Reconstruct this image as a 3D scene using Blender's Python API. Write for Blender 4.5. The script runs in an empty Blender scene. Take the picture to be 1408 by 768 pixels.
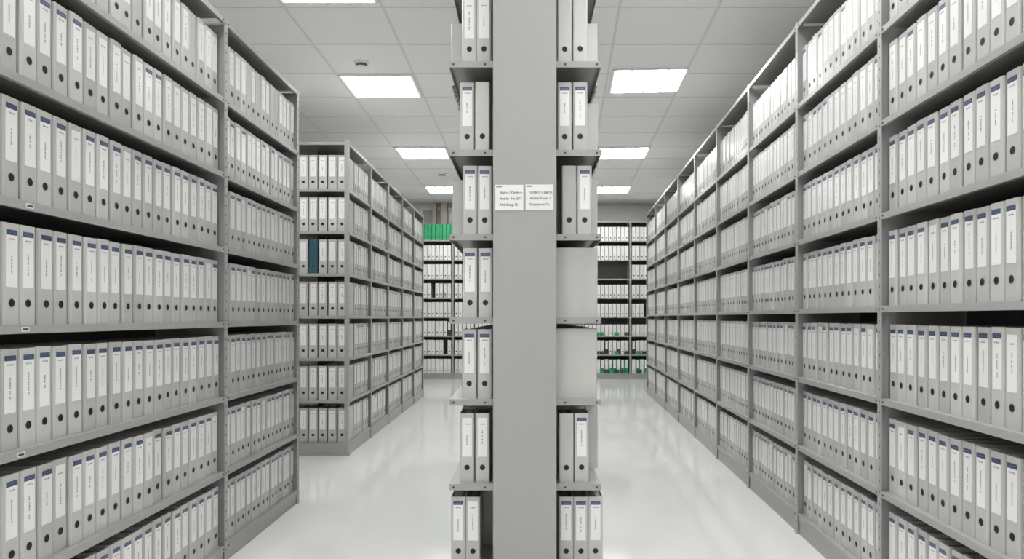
import bpy, math, random
import numpy as np
from mathutils import Vector
random.seed(7)
rng=random.Random(11)
scene=bpy.context.scene
CAMZ=1.28
try:
    scene.view_settings.view_transform='Standard'
    scene.view_settings.look='None'
    scene.view_settings.exposure=0.0
except Exception as e: print(e)

# ---------------------------------------------------------------- materials
def mat(name,col,rough=0.5,metal=0.0,var=0.0,noise=0.0,nscale=8.0,bump=0.0,bscale=200.0,spec=0.5,coat=0.0):
    m=bpy.data.materials.new(name); m.use_nodes=True
    nt=m.node_tree; b=nt.nodes['Principled BSDF']
    b.inputs['Base Color'].default_value=(*col,1)
    b.inputs['Roughness'].default_value=rough
    b.inputs['Metallic'].default_value=metal
    b.inputs['Specular IOR Level'].default_value=spec
    if coat: 
        b.inputs['Coat Weight'].default_value=coat; b.inputs['Coat Roughness'].default_value=0.15
    fac=None
    if var>0:
        a=nt.nodes.new('ShaderNodeAttribute'); a.attribute_name='rnd'
        mr=nt.nodes.new('ShaderNodeMapRange'); mr.inputs['To Min'].default_value=1-var; mr.inputs['To Max'].default_value=1+var*0.6
        nt.links.new(a.outputs['Fac'],mr.inputs['Value']); fac=mr.outputs['Result']
    if noise>0:
        tc=nt.nodes.new('ShaderNodeTexCoord')
        n=nt.nodes.new('ShaderNodeTexNoise'); n.inputs['Scale'].default_value=nscale; n.inputs['Detail'].default_value=4
        nt.links.new(tc.outputs['Object'],n.inputs['Vector'])
        mr=nt.nodes.new('ShaderNodeMapRange'); mr.inputs['To Min'].default_value=1-noise; mr.inputs['To Max'].default_value=1+noise
        nt.links.new(n.outputs['Fac'],mr.inputs['Value'])
        if fac is None: fac=mr.outputs['Result']
        else:
            mm=nt.nodes.new('ShaderNodeMath'); mm.operation='MULTIPLY'
            nt.links.new(fac,mm.inputs[0]); nt.links.new(mr.outputs['Result'],mm.inputs[1]); fac=mm.outputs[0]
    if fac is not None:
        v=nt.nodes.new('ShaderNodeVectorMath'); v.operation='SCALE'
        v.inputs[0].default_value=col
        nt.links.new(fac,v.inputs['Scale']); nt.links.new(v.outputs[0],b.inputs['Base Color'])
    if bump>0:
        tc=nt.nodes.new('ShaderNodeTexCoord')
        n=nt.nodes.new('ShaderNodeTexNoise'); n.inputs['Scale'].default_value=bscale; n.inputs['Detail'].default_value=3
        nt.links.new(tc.outputs['Object'],n.inputs['Vector'])
        bp=nt.nodes.new('ShaderNodeBump'); bp.inputs['Strength'].default_value=bump; bp.inputs['Distance'].default_value=0.002
        nt.links.new(n.outputs['Fac'],bp.inputs['Height']); nt.links.new(bp.outputs['Normal'],b.inputs['Normal'])
    return m
def emis(name,col,s):
    m=bpy.data.materials.new(name); m.use_nodes=True
    b=m.node_tree.nodes['Principled BSDF']
    b.inputs['Base Color'].default_value=(0.8,0.8,0.8,1)
    b.inputs['Emission Color'].default_value=(*col,1); b.inputs['Emission Strength'].default_value=s
    return m

M_body=mat('binder_grey',(0.545,0.545,0.53),0.26,var=0.14,noise=0.03)
M_label=mat('binder_label_paper',(0.88,0.88,0.875),0.22,var=0.06)
M_blue=mat('label_blue_band',(0.06,0.095,0.19),0.4,var=0.3)
M_hole=mat('finger_hole_dark',(0.004,0.004,0.004),0.6)
M_ring=mat('finger_ring_metal',(0.22,0.22,0.22),0.3,metal=0.9)
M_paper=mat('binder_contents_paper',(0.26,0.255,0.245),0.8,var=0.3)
M_ink=mat('label_ink',(0.26,0.26,0.27),0.6)
M_teal=mat('binder_teal',(0.02,0.09,0.13),0.35)
M_green=mat('binder_green',(0.02,0.34,0.13),0.4,var=0.15)
M_red=mat('binder_red',(0.45,0.04,0.05),0.4)
M_white=mat('binder_white',(0.82,0.82,0.805),0.35,var=0.10)
M_black=mat('binder_dark',(0.03,0.06,0.045),0.4)
BM=[M_body,M_label,M_blue,M_hole,M_ring,M_paper,M_ink,M_teal,M_green,M_red,M_white,M_black]
M_steel=mat('rack_grey_steel',(0.37,0.37,0.363),0.34,noise=0.05,nscale=3)
M_steel_d=mat('rack_back_sheet',(0.12,0.12,0.12),0.6)
M_perf=mat('perforation_dark',(0.07,0.07,0.07),0.7)
M_tag=mat('shelf_tag',(0.75,0.75,0.73),0.5)
RM=[M_steel,M_steel_d,M_perf,M_tag]

# ---------------------------------------------------------------- builder
class MB:
    def __init__(s): s.v=[];s.f=[];s.m=[];s.r=[];s.n=0
    def add(s,verts,faces,mats,r=0.5):
        s.v.append(np.asarray(verts,float)); n=s.n
        s.f.extend([tuple(i+n for i in f) for f in faces]); s.m.extend(mats); s.r.extend([r]*len(faces)); s.n+=len(verts)
    def box(s,a0,a1,b0,b1,c0,c1,m=0,r=0.5):
        v=[(a0,b0,c0),(a1,b0,c0),(a1,b1,c0),(a0,b1,c0),(a0,b0,c1),(a1,b0,c1),(a1,b1,c1),(a0,b1,c1)]
        f=[(0,3,2,1),(4,5,6,7),(0,1,5,4),(1,2,6,5),(2,3,7,6),(3,0,4,7)]
        s.add(v,f,[m]*6,r)
    def obj(s,name,mats,O=(0,0,0),U=(1,0,0),V=(0,1,0),parent=None,smooth=False):
        P=np.vstack(s.v); U=np.array(U,float);V=np.array(V,float);O=np.array(O,float)
        W=P[:,0:1]*U+P[:,1:2]*V+P[:,2:3]*np.array([0,0,1.0])
        flip=np.cross(U,V)[2]<0
        F=[t[::-1] for t in s.f] if flip else s.f
        me=bpy.data.meshes.new(name)
        # object origin at O, geometry relative
        me.from_pydata(W.tolist(),[],F)
        for m in mats: me.materials.append(m)
        me.polygons.foreach_set('material_index',np.array(s.m,dtype=np.int32))
        a=me.attributes.new('rnd','FLOAT','FACE'); a.data.foreach_set('value',np.array(s.r,dtype=np.float32))
        me.update()
        o=bpy.data.objects.new(name,me); o.location=O
        scene.collection.objects.link(o)
        if parent: o.parent=parent
        return o

# ---------------------------------------------------------------- binder templates
def binder_template(blue,label,textseed,w=0.072,h=0.315,d=0.285):
    b=MB(); t=0.003; c=0.007
    prof=[(-w/2,d),(-w/2,c),(-w/2+c*0.3,c*0.3),(-w/2+c,0),(w/2-c,0),(w/2-c*0.3,c*0.3),(w/2,c),(w/2,d),(w/2-t,d),(w/2-t,c),(-w/2+t,c),(-w/2+t,d)]
    n=len(prof)
    V=[(x,y,0) for x,y in prof]+[(x,y,h) for x,y in prof]
    F=[(i,(i+1)%n,(i+1)%n+n,i+n) for i in range(n)]
    F.append(tuple(range(n,2*n))[::1]); F.append(tuple(range(n))[::-1])
    b.add(V,F,[0]*len(F))
    b.box(-w/2+0.005,w/2-0.005,0.012,d-0.012,0.006,h-0.014,5)
    # lever hardware glimpsed on top of the paper
    b.box(-0.012,0.012,0.05,0.20,h-0.014,h-0.010,4)
    def quad(x0,x1,z0,z1,y,m): b.add([(x0,y,z0),(x1,y,z0),(x1,y,z1),(x0,y,z1)],[(0,1,2,3)],[m])
    rr=random.Random(textseed)
    if label:
        lw=w*0.335
        b.box(-lw,lw,-0.0009,0.0002,h*0.37,h*0.935,1)
        if blue: 
            quad(-lw,lw,h*0.882,h*0.935,-0.0013,2)
            x=-lw*0.6
            while x<lw*0.6:
                ww=rr.uniform(0.002,0.004); quad(x,x+ww,h*0.90,h*0.912,-0.0016,4); x+=ww+0.002
        # heading
        x=-lw*0.5
        while x<lw*0.5:
            ww=rr.uniform(0.002,0.005); quad(x,x+ww,h*0.835,h*0.85,-0.0013,6); x+=ww+0.0018
        # vertical text
        z=h*rr.uniform(0.48,0.58); z1=h*rr.uniform(0.66,0.78)
        while z<z1:
            zz=rr.uniform(0.002,0.0045)
            if rr.random()>0.15: quad(-0.0035,0.003*rr.uniform(0.6,1),z,z+zz,-0.0013,6)
            z+=zz+0.002
    # finger ring
    N=14; cz=h*0.215; r0=0.0122; r1=0.0140
    V=[];
    for k in range(N):
        a=2*math.pi*k/N
        V.append((r0*math.cos(a),-0.0012,cz+r0*math.sin(a)))
    for k in range(N):
        a=2*math.pi*k/N
        V.append((r1*math.cos(a),-0.0004,cz+r1*math.sin(a)))
    F=[(k,(k+1)%N,(k+1)%N+N,k+N) for k in range(N)]
    b.add(V,F,[4]*N)
    b.add([(r0*math.cos(2*math.pi*k/N),-0.0008,cz+r0*math.sin(2*math.pi*k/N)) for k in range(N)],[tuple(range(N))],[3])
    return (np.vstack(b.v),b.f,np.array(b.m))
T_blue=[binder_template(True,True,i) for i in range(6)]
T_lab=[binder_template(False,True,20+i) for i in range(6)]
T_plain=[binder_template(False,False,40)]

def put_binder(mb,u,v,w,kind='blue',body=0,sw=1.0,sh=1.0,yaw=0.0,lean=0.0,ax=None):
    T=rng.choice({'blue':T_blue,'lab':T_lab,'plain':T_plain}[kind])
    P=T[0].copy(); P[:,0]*=sw; P[:,2]*=sh
    if yaw:
        c,s=math.cos(yaw),math.sin(yaw); x=P[:,0]*c-P[:,1]*s; y=P[:,0]*s+P[:,1]*c; P[:,0]=x;P[:,1]=y
    if lean:
        hw=0.036*sw*(1 if lean>0 else -1)
        c,s=math.cos(lean),math.sin(lean); x0=P[:,0]-hw; z0=P[:,2]
        P[:,0]=hw+x0*c+z0*s; P[:,2]=-x0*s+z0*c
    if ax=='side_r': # spine faces +u
        P=np.stack([-P[:,1],P[:,0],P[:,2]],1)
    if ax=='side_l':
        P=np.stack([P[:,1],-P[:,0],P[:,2]],1)
    P+=np.array([u,v,w])
    m=T[2]
    if body: m=np.where(m==0,body,m)
    mb.add(P,T[1],list(m),rng.random())

def fill_row(mb,u0,u1,w,v=0.018,pitch=0.08,kindf=lambda:'blue',bodyf=lambda:0,sh=1.0,skip=0.0,jit=0.008):
    n=int((u1-u0)/pitch); p=(u1-u0)/n; 
    for i in range(n):
        if rng.random()<skip: continue
        put_binder(mb,u0+p*(i+0.5)+rng.uniform(-.0018,.0018),v+rng.uniform(0,jit),w,kindf(),bodyf(),
                   sw=min(1.04,p/0.0780),sh=sh*rng.uniform(.994,1.006),yaw=rng.uniform(-.012,.012))

# ---------------------------------------------------------------- rack frame
def rack(name,bays,levels,top,posttop,O,U,V,depth=0.36,pw=0.040,lip=0.028,tags=False,back=True,open_end=False,double=False):
    mb=MB(); edges=[0]
    for b in bays: edges.append(edges[-1]+b)
    L=edges[-1]
    for e in edges:
        a0=e-pw/2; a1=e+pw/2
        if e==0: a0,a1=0,pw
        if e==L: a0,a1=L-pw,L
        # front angle post, back angle post, side sheet
        mb.box(a0,a1,-0.004,0.0,0,posttop,0); 
        if e==0: mb.box(a0,a0+0.003,0,0.035,0,posttop,0)
        elif e==L: mb.box(a1-0.003,a1,0,0.035,0,posttop,0)
        else: mb.box((a0+a1)/2-0.003,(a0+a1)/2+0.003,0,0.035,0,posttop,0)
        mb.box(a0,a1,depth,depth+0.004,0,posttop,0)
        if open_end and e==0:
            mb.box(a0,a0+0.003,depth-0.035,depth,0,posttop,0)
            zz_=list(levels)+[top]
            for z in zz_: mb.box(a0-0.003,a0,0.0,depth,z-lip,z-0.001,0)
            mb.box(a0-0.002,a0+0.002,0.0,depth,0,levels[0]-lip,0)
        else:
            mb.box((a0+a1)/2-0.0015,(a0+a1)/2+0.0015,0.0,depth,0.02,posttop-0.02,0)
        mb.box(a0-0.004,a1+0.004,-0.010,0.03,0,0.006,0)
        z=0.06
        while z<posttop-0.03:
            mb.box((a0+a1)/2-0.003,(a0+a1)/2+0.003,-0.0048,-0.0035,z,z+0.010,2); z+=0.05
    for k in range(len(bays)):
        a0=edges[k]+pw*0.5+0.001; a1=edges[k+1]-pw*0.5-0.001
        for j,z in enumerate(list(levels)+[top]):
            mb.box(a0,a1,-0.002,depth,z-0.003,z,0)
            mb.box(a0,a1,-0.003,0.0,z-lip,z-0.001,0)
            mb.box(a0,a1,0,0.012,z-lip,z-lip+0.002,0)
            mb.box(a0,a1,depth-0.002,depth,z-lip,z-0.001,0)
            for uu in (a0+0.012,a1-0.012):
                mb.box(uu-0.004,uu+0.004,-0.005,-0.003,z-lip*0.65,z-lip*0.65+0.008,2)
            if tags and k==0 and j in(2,3,4):
                c=0.87+0.02*j
                mb.box(c-0.018,c+0.018,-0.0045,-0.003,z-lip+0.006,z-0.007,3)
                mb.box(c-0.013,c+0.013,-0.0050,-0.0045,z-lip+0.010,z-0.011,2)
        # plinth
        mb.box(a0,a1,0.004,0.008,0.0,levels[0]-lip,0)
        b0_=0.33 if (open_end and k==0) else 0
        if back:
            bd=depth/2 if double else depth-0.004
            mb.box(a0+b0_,a1,bd,bd+0.002,levels[0],top,1)
    return mb.obj(name,RM,O,U,V),edges

RN='steel_shelving_rack'; BN='ring_binder_rows'
# ---- near left rack (faces +X)
lv=[0.09+0.389*i for i in range(7)]
o,ed=rack(RN,[2.46,1.23],lv,2.84,2.845,(-1.57,1.35,0),(0,1,0),(-1,0,0),tags=True)
mb=MB()
for j,z in enumerate(lv):
    for k in range(2):
        kf=(lambda: 'blue' if rng.random()<0.93 else 'lab') if j<5 else (lambda: 'lab' if rng.random()<0.85 else 'plain')
        if j==5: kf=lambda: 'blue' if rng.random()<0.5 else 'lab'
        fill_row(mb,ed[k]+0.03,ed[k+1]-0.03,z,kindf=kf,pitch=0.0825 if k==0 else 0.0775)
mb.obj(BN,BM,(-1.57,1.35,0),(0,1,0),(-1,0,0))

# ---- second left rack (side facing the aisle, open end facing the camera)
lv2=[0.12+0.392*i for i in range(7)]
o,ed=rack(RN,[1.0]*5,lv2,2.905,2.92,(-1.64,6.74,0),(0,1,0),(-1,0,0),depth=0.76,open_end=True,double=True)
mb=MB()
for j,z in enumerate(lv2):
    for k in range(5):
        fill_row(mb,ed[k]+(0.335 if k==0 else 0.03),ed[k+1]-0.03,z,kindf=lambda:'blue' if rng.random()<0.3 else 'lab')
mb.obj(BN,BM,(-1.64,6.74,0),(0,1,0),(-1,0,0))
mb=MB()
for j,z in enumerate(lv2):
    for i in range(8):
        body=7 if (j==4 and i==3) else 0
        put_binder(mb,-0.062-0.0895*i-rng.uniform(0,.004),0.02+rng.uniform(0,.008),z,'plain' if body else 'lab',body,yaw=rng.uniform(-.01,.01),sw=1.12)
mb.obj(BN,BM,(-1.64,6.74,0))

# ---- right rack, slightly turned
ang=math.atan(0.055); U=(math.sin(ang),math.cos(ang),0); Vv=(math.cos(ang),-math.sin(ang),0)
lvr=[0.12+0.4035*i for i in range(7)]
y0=0.90; x0=1.38+0.055*y0
bl=1.142/math.cos(ang)
o,ed=rack(RN,[bl]*10,lvr,3.02,3.03,(x0,y0,0),U,Vv)
mb=MB()
for j,z in enumerate(lvr):
    for k in range(10):
        kf=(lambda: 'blue' if rng.random()<0.9 else 'lab') if (j<5 and k<4) else (lambda: 'lab')
        if j>=5 and k<3: kf=lambda: 'blue' if rng.random()<0.4 else 'lab'
        fill_row(mb,ed[k]+0.03,ed[k+1]-0.03,z,kindf=kf,pitch=0.082 if k<3 else 0.077,sh=1.02)
mb.obj(BN,BM,(x0,y0,0),U,Vv)

# ---- back racks
def backrack(xa,bays,levels,top,ptop,pick,yb=15.06):
    o,ed=rack(RN,bays,levels,top,ptop,(xa,yb,0),(1,0,0),(0,1,0),tags=False,depth=0.36)
    mb=MB()
    for j,z in enumerate(levels):
        for k in range(len(bays)):
            pick(mb,j,k,ed[k]+0.03,ed[k+1]-0.03,z)
    return mb,ed
def pick_l(mb,j,k,a,b,z):
    fill_row(mb,a,b,z,kindf=lambda:'lab',bodyf=lambda:10 if rng.random()<0.93 else rng.choice([0,0,11]),sh=0.95,skip=0.02)
lb=[0.12+0.392*i for i in range(7)]
mb,ed=backrack(-3.3,[0.9,0.9,0.9,0.9],lb,2.88,2.90,pick_l)
for i in range(22):
    put_binder(mb,0.85+0.078*i,0.03,2.88,'plain',8,sh=1.05)
mb.obj(BN,BM,(-3.3,15.06,0),(1,0,0),(0,1,0))
def pick_r(mb,j,k,a,b,z):
    if j==5 and k==1: return
    bf=lambda:10
    if j in(1,): bf=lambda: rng.choice([10,10,10,11]) 
    if j==0: bf=lambda: rng.choice([8,10,10,10,10])
    fill_row(mb,a,b,z,kindf=lambda:'lab',bodyf=bf,sh=(0.72 if j==2 else 0.85) if j in(2,3,4) else 0.92,skip=0.03)
    if j in(0,1,2): # coloured lower fronts of the file boxes, mostly dark green
        n=9; p=(b-a)/n
        for i in range(n):
            if rng.random()<0.6:
                mb.box(a+p*i+0.006,a+p*(i+1)-0.006,-0.003,0.012,z+0.001,z+(0.065 if j else 0.08),9 if (j==0 and rng.random()<0.06) else rng.choice([8,11,11]))
    if j in(3,4,6): # small coloured return labels along the shelf lip
        for i in range(5):
            u=a+rng.uniform(0,b-a-0.06); mb.box(u,u+0.05,-0.006,-0.0045,z-0.022,z-0.010,rng.choice([9,10,10]))
lb2=[0.12+0.392*i for i in range(8)]
mb,ed=backrack(0.25,[0.95,0.98,1.0],lb2,3.27,3.30,pick_r)
mb.obj(BN,BM,(0.25,15.06,0),(1,0,0),(0,1,0))

# ---- central double sided rack + end column
YC=3.45; HW=0.36
lvc=[0.09,0.49,0.892,1.28,1.675,2.075,2.495]; topc=2.92
mb=MB(); LC=3.2
for z in lvc+[topc]:
    for k in range(3):
        a0=YC+k*LC/3+ (0 if k==0 else 0.003); a1=YC+(k+1)*LC/3-0.003
        mb.box(-HW,HW,a0,a1,z-0.003,z,0)
        for s in(-1,1):
            mb.box(s*HW-0.0015,s*HW+0.0015,a0,a1,z-0.03,z-0.001,0)
        mb.box(-HW+0.003,HW-0.003,a0,a0+0.003,z-0.03,z-0.003,0)
        mb.box(-HW+0.003,HW-0.003,a1-0.003,a1,z-0.03,z-0.003,0)
    for s in(-1,1):
        mb.box(s*(HW-0.02)-0.005,s*(HW-0.02)+0.005,YC-0.0025,YC,z-0.02,z-0.011,2)
        mb.box(s*0.19-0.005,s*0.19+0.005,YC-0.0025,YC,z-0.02,z-0.011,2)
# internal posts (set back behind the shelf nose) and centre web
for k in range(4):
    yy=YC+0.36+(k)*(LC-0.4)/3
    for s in(-1,1):
        mb.box(s*0.13-0.02,s*0.13+0.02,yy-0.002,yy+0.002,0,2.95,0)
mb.box(-0.003,0.003,YC+0.36,YC+LC,0.03,2.9,1)
mb.box(-HW+0.01,HW-0.01,YC+0.02,YC+LC-0.02,0.0,0.06,0)
mb.obj(RN,RM)
mb=MB()
def px(x): return (x-722)/284.0
frontR={0:[(778,'blue'),(798,'blue'),(818,'blue')],1:[(778,'plain'),(799,'blue')],2:[],3:[],4:[(782,'plain'),(803,'blue')],5:[(776,'blue'),(797,'blue')],6:[(776,'plain'),(797,'plain')]}
frontL={0:[(631,'blue'),(651,'lab')],1:[(643,'lab'),(664,'lab')],2:[(646,'blue'),(667,'blue')],3:[(647,'blue'),(668,'blue')],4:[(647,'blue'),(667,'blue')],5:[(643,'blue'),(664,'plain')],6:[(646,'lab'),(666,'lab')]}
for j,z in enumerate(lvc):
    for fr,s in((frontL,-1),(frontR,1)):
        for x,k in fr[j]:
            put_binder(mb,px(x),YC+0.03+rng.uniform(0,.01),z,k,0,sw=0.97,sh=1.05,yaw=rng.uniform(-.01,.01))
        start=YC+0.04 if not fr[j] else YC+0.36
        outer=0.35 if not fr[j] else 0.385
        if s<0: outer={0:0.34,1:0.33,2:0.31,3:0.31,4:0.385,5:0.33,6:0.39}[j]
        y=start+0.04
        while y<YC+LC-0.05:
            put_binder(mb,s*(outer-rng.uniform(0,.006)),y,z,'blue',0,sh=1.03 if fr[j] else 1.06,ax='side_r' if s>0 else 'side_l')
            y+=0.08
mb.obj(BN,BM)

M_col=mat('column_grey_paint',(0.38,0.38,0.37),0.42,noise=0.03,nscale=2,bump=0.05,bscale=300)
mb=MB()
mb.box(-0.15,0.147,3.40,3.452-0.006,0,2.98,0)
o=mb.obj('rack_end_panel',[M_col]); 
bv=o.modifiers.new('b','BEVEL'); bv.width=0.004; bv.segments=2

# paper notices
M_sign=mat('notice_paper',(0.85,0.85,0.84),0.5)
def notice(x0,x1,z0,z1,lines):
    mb=MB(); mb.box(x0,x1,3.3975,3.3995,z0,z1,0)
    o=mb.obj('paper_notice',[M_sign])
    mb=MB(); mb.box(x0+0.004,x0+0.03,3.3965,3.3974,z1-0.012,z1-0.005,0)
    t=mb.obj('header_mark',[M_ink]); t.parent=o
    for i,s in enumerate(lines):
        c=bpy.data.curves.new('text_line','FONT'); c.body=s; c.size=0.0165; c.extrude=0.0002; c.offset=0.0006
        c.materials.append(M_ink)
        t=bpy.data.objects.new('text_line',c); scene.collection.objects.link(t)
        t.rotation_euler=(math.pi/2,0,0); t.location=(x0+0.02,3.3968,z1-0.042-0.028*i); t.parent=o
zz=lambda y: CAMZ+(436-y)*3.4/1000
notice(-0.139,-0.008,zz(289),zz(254),['Akten / Ordner','Archiv  Nr 2/3','Abteilung 12'])
notice(0.002,0.132,zz(288.5),zz(253.5),['Ordner / Listen','Archiv Raum 2','Nummern 36'])

# ---------------------------------------------------------------- room shell
XL,XR,YB,YF,H=-3.95,3.35,-2.6,15.75,CAMZ+2.45
M_floor=mat('floor_white_epoxy',(0.87,0.87,0.86),0.10,noise=0.02,nscale=1.5,spec=0.6)
M_wall=mat('wall_offwhite',(0.80,0.79,0.77),0.8,noise=0.03,nscale=2)
M_tile=mat('ceiling_tile',(0.90,0.90,0.89),0.9,noise=0.04,nscale=60,bump=0.15,bscale=400)
M_grid=mat('ceiling_grid_bar',(0.74,0.74,0.73),0.6)
def boxobj(name,x0,x1,y0_,y1,z0,z1,m):
    b=MB(); b.box(x0,x1,y0_,y1,z0,z1,0); return b.obj(name,[m])
boxobj('floor',XL-.1,XR+.1,YB-.1,YF+.1,-0.1,0,M_floor)
boxobj('wall_left',XL-.1,XL,YB,YF,0,H,M_wall)
boxobj('wall_right',XR,XR+.1,YB,YF,0,H,M_wall)
boxobj('wall_back',XL-.1,XR+.1,YF,YF+.1,0,H,M_wall)
boxobj('wall_front',XL-.1,XR+.1,YB-.1,YB,0,H,M_wall)
boxobj('baseboard_back',XL,XR,YF-0.012,YF,0,0.08,M_steel)
# ceiling with exposed grid
TS=0.78
mb=MB(); mb.box(XL-.1,XR+.1,YB-.1,YF+.1,H,H+0.1,0)
k0=7.31
ys=[k0+TS*i for i in range(-13,11) if YB<k0+TS*i<YF]
for y in ys: mb.box(XL,XR,y-0.010,y+0.010,H-0.003,H+0.001,1)
for i in range(0,4):
    x=-1.903+TS*i
    if x< -0.2+0.0: mb.box(x-0.010,x+0.010,YB,YF,H-0.0035,H+0.001,1)
for i in range(1,3):
    x=-1.903-TS*i
    mb.box(x-0.010,x+0.010,YB,YF,H-0.0035,H+0.001,1)
sl=0.055
for i in range(-1,4):
    b0=0.43+TS*i   # x at y=0 for right side lines
    ya=YB; yb=min(YF,(XR-b0)/sl) if b0+sl*YF>XR else YF
    xa=b0+sl*ya; xb=b0+sl*yb
    v=[(xa-.010,ya,H-.0035),(xa+.010,ya,H-.0035),(xb+.010,yb,H-.0035),(xb-.010,yb,H-.0035)]
    v+= [(a,b,H+.001) for a,b,c in v]
    mb.add(v,[(0,3,2,1),(4,5,6,7),(0,1,5,4),(1,2,6,5),(2,3,7,6),(3,0,4,7)],[1]*6)
mb.obj('ceiling',[M_tile,M_grid])

# ceiling lamps
M_em=emis('lamp_tube_glow',(1.0,0.997,0.985),23.5)
M_frame=mat('lamp_frame_white',(0.85,0.85,0.85),0.4)
M_lv=emis('lamp_diffuser',(1.0,0.995,0.98),0.5)
def lamp(x,y,rot=0.0):
    s=TS/2-0.015; mb=MB()
    for a in((-s,s,-s,-s+.02),(-s,s,s-.02,s),(-s,-s+.02,-s+.02,s-.02),(s-.02,s,-s+.02,s-.02)):
        mb.box(a[0],a[1],a[2],a[3],-0.018,-0.005,1)
    w=(2*s-0.04)/4
    mb.box(-s+.02,s-.02,-s+.02,s-.02,-0.010,-0.006,2)
    for i in range(4):
        c=-s+.02+w*(i+.5)
        mb.box(c-w*0.38,c+w*0.38,-s+.03,s-.03,-0.016,-0.0105,0)
    o=mb.obj('recessed_ceiling_lamp',[M_em,M_frame,M_lv],(x,y,H)); o.rotation_euler=(0,0,rot)
for y in(-1.66,0.68,3.02,5.27,7.70,10.82,13.94): lamp(-1.513,y)  # nearest lamps lie out of view, added to brighten the near racks
for y in(-1.66,0.68,3.02,7.52,10.82,13.94): lamp(0.82+0.0585*y,y,-math.atan(sl))  # same here: the near ones are unseen, added for illumination
lamp(0.82+0.0585*5.0,4.98,-math.atan(sl))  # unseen extra lamp just above frame, added to light the near right

# smoke detectors
def smoke(x,y):
    mb=MB(); N=24
    prof=[(0.075,0),(0.075,-0.015),(0.055,-0.022),(0.05,-0.045),(0.03,-0.055),(0.0001,-0.056)]
    V=[];F=[];m=[]
    for r,z in prof:
        for k in range(N): V.append((r*math.cos(2*math.pi*k/N),r*math.sin(2*math.pi*k/N),z))
    for j in range(len(prof)-1):
        for k in range(N):
            F.append((j*N+k,j*N+(k+1)%N,(j+1)*N+(k+1)%N,(j+1)*N+k)); m.append(1 if j==2 else 0)
    mb.add(V,F,m); mb.obj('smoke_detector',[M_frame,M_steel_d],(x,y,H))
smoke(-1.57,6.98); smoke(-1.42,12.4)

# wall items at the back left: window frame and duct
M_glass=mat('window_pane',(0.50,0.49,0.45),0.2)
mb=MB()
x0,x1,z0,z1=-2.25,-1.35,2.85,3.62
mb.box(x0,x1,YF-0.02,YF-0.002,z0,z1,1)
for a in(x0,-1.95,-1.72,x1): mb.box(a-.025,a+.025,YF-0.06,YF-0.02,z0,z1,0)
for a in(z0,z1): mb.box(x0,x1,YF-0.055,YF-0.02,a-.025,a+.025,0)
mb.obj('window_1',[M_frame,M_glass])
mb=MB(); mb.box(-1.98,-1.90,YF-0.2,YF-0.06,2.5,H,0); mb.box(-1.80,-1.66,YF-0.25,YF-0.06,3.05,H,0)
mb.obj('ventilation_pipe',[mat('pipe_beige',(0.5,0.46,0.40),0.5)])

# ---------------------------------------------------------------- world & camera
w=bpy.data.worlds.new('World'); scene.world=w; w.use_nodes=True
w.node_tree.nodes['Background'].inputs[0].default_value=(0.8,0.8,0.8,1)
w.node_tree.nodes['Background'].inputs[1].default_value=0.3
cd=bpy.data.cameras.new('Camera'); cam=bpy.data.objects.new('Camera',cd); scene.collection.objects.link(cam)
cam.location=(0,0,CAMZ); cam.rotation_euler=(math.pi/2,0,0)
cd.sensor_width=36; cd.lens=36*1000/1408
cd.shift_x=-18/1408; cd.shift_y=52/1408
cd.clip_start=0.05
scene.camera=cam
print('polys',sum(len(o.data.polygons) for o in scene.objects if o.type=='MESH'))
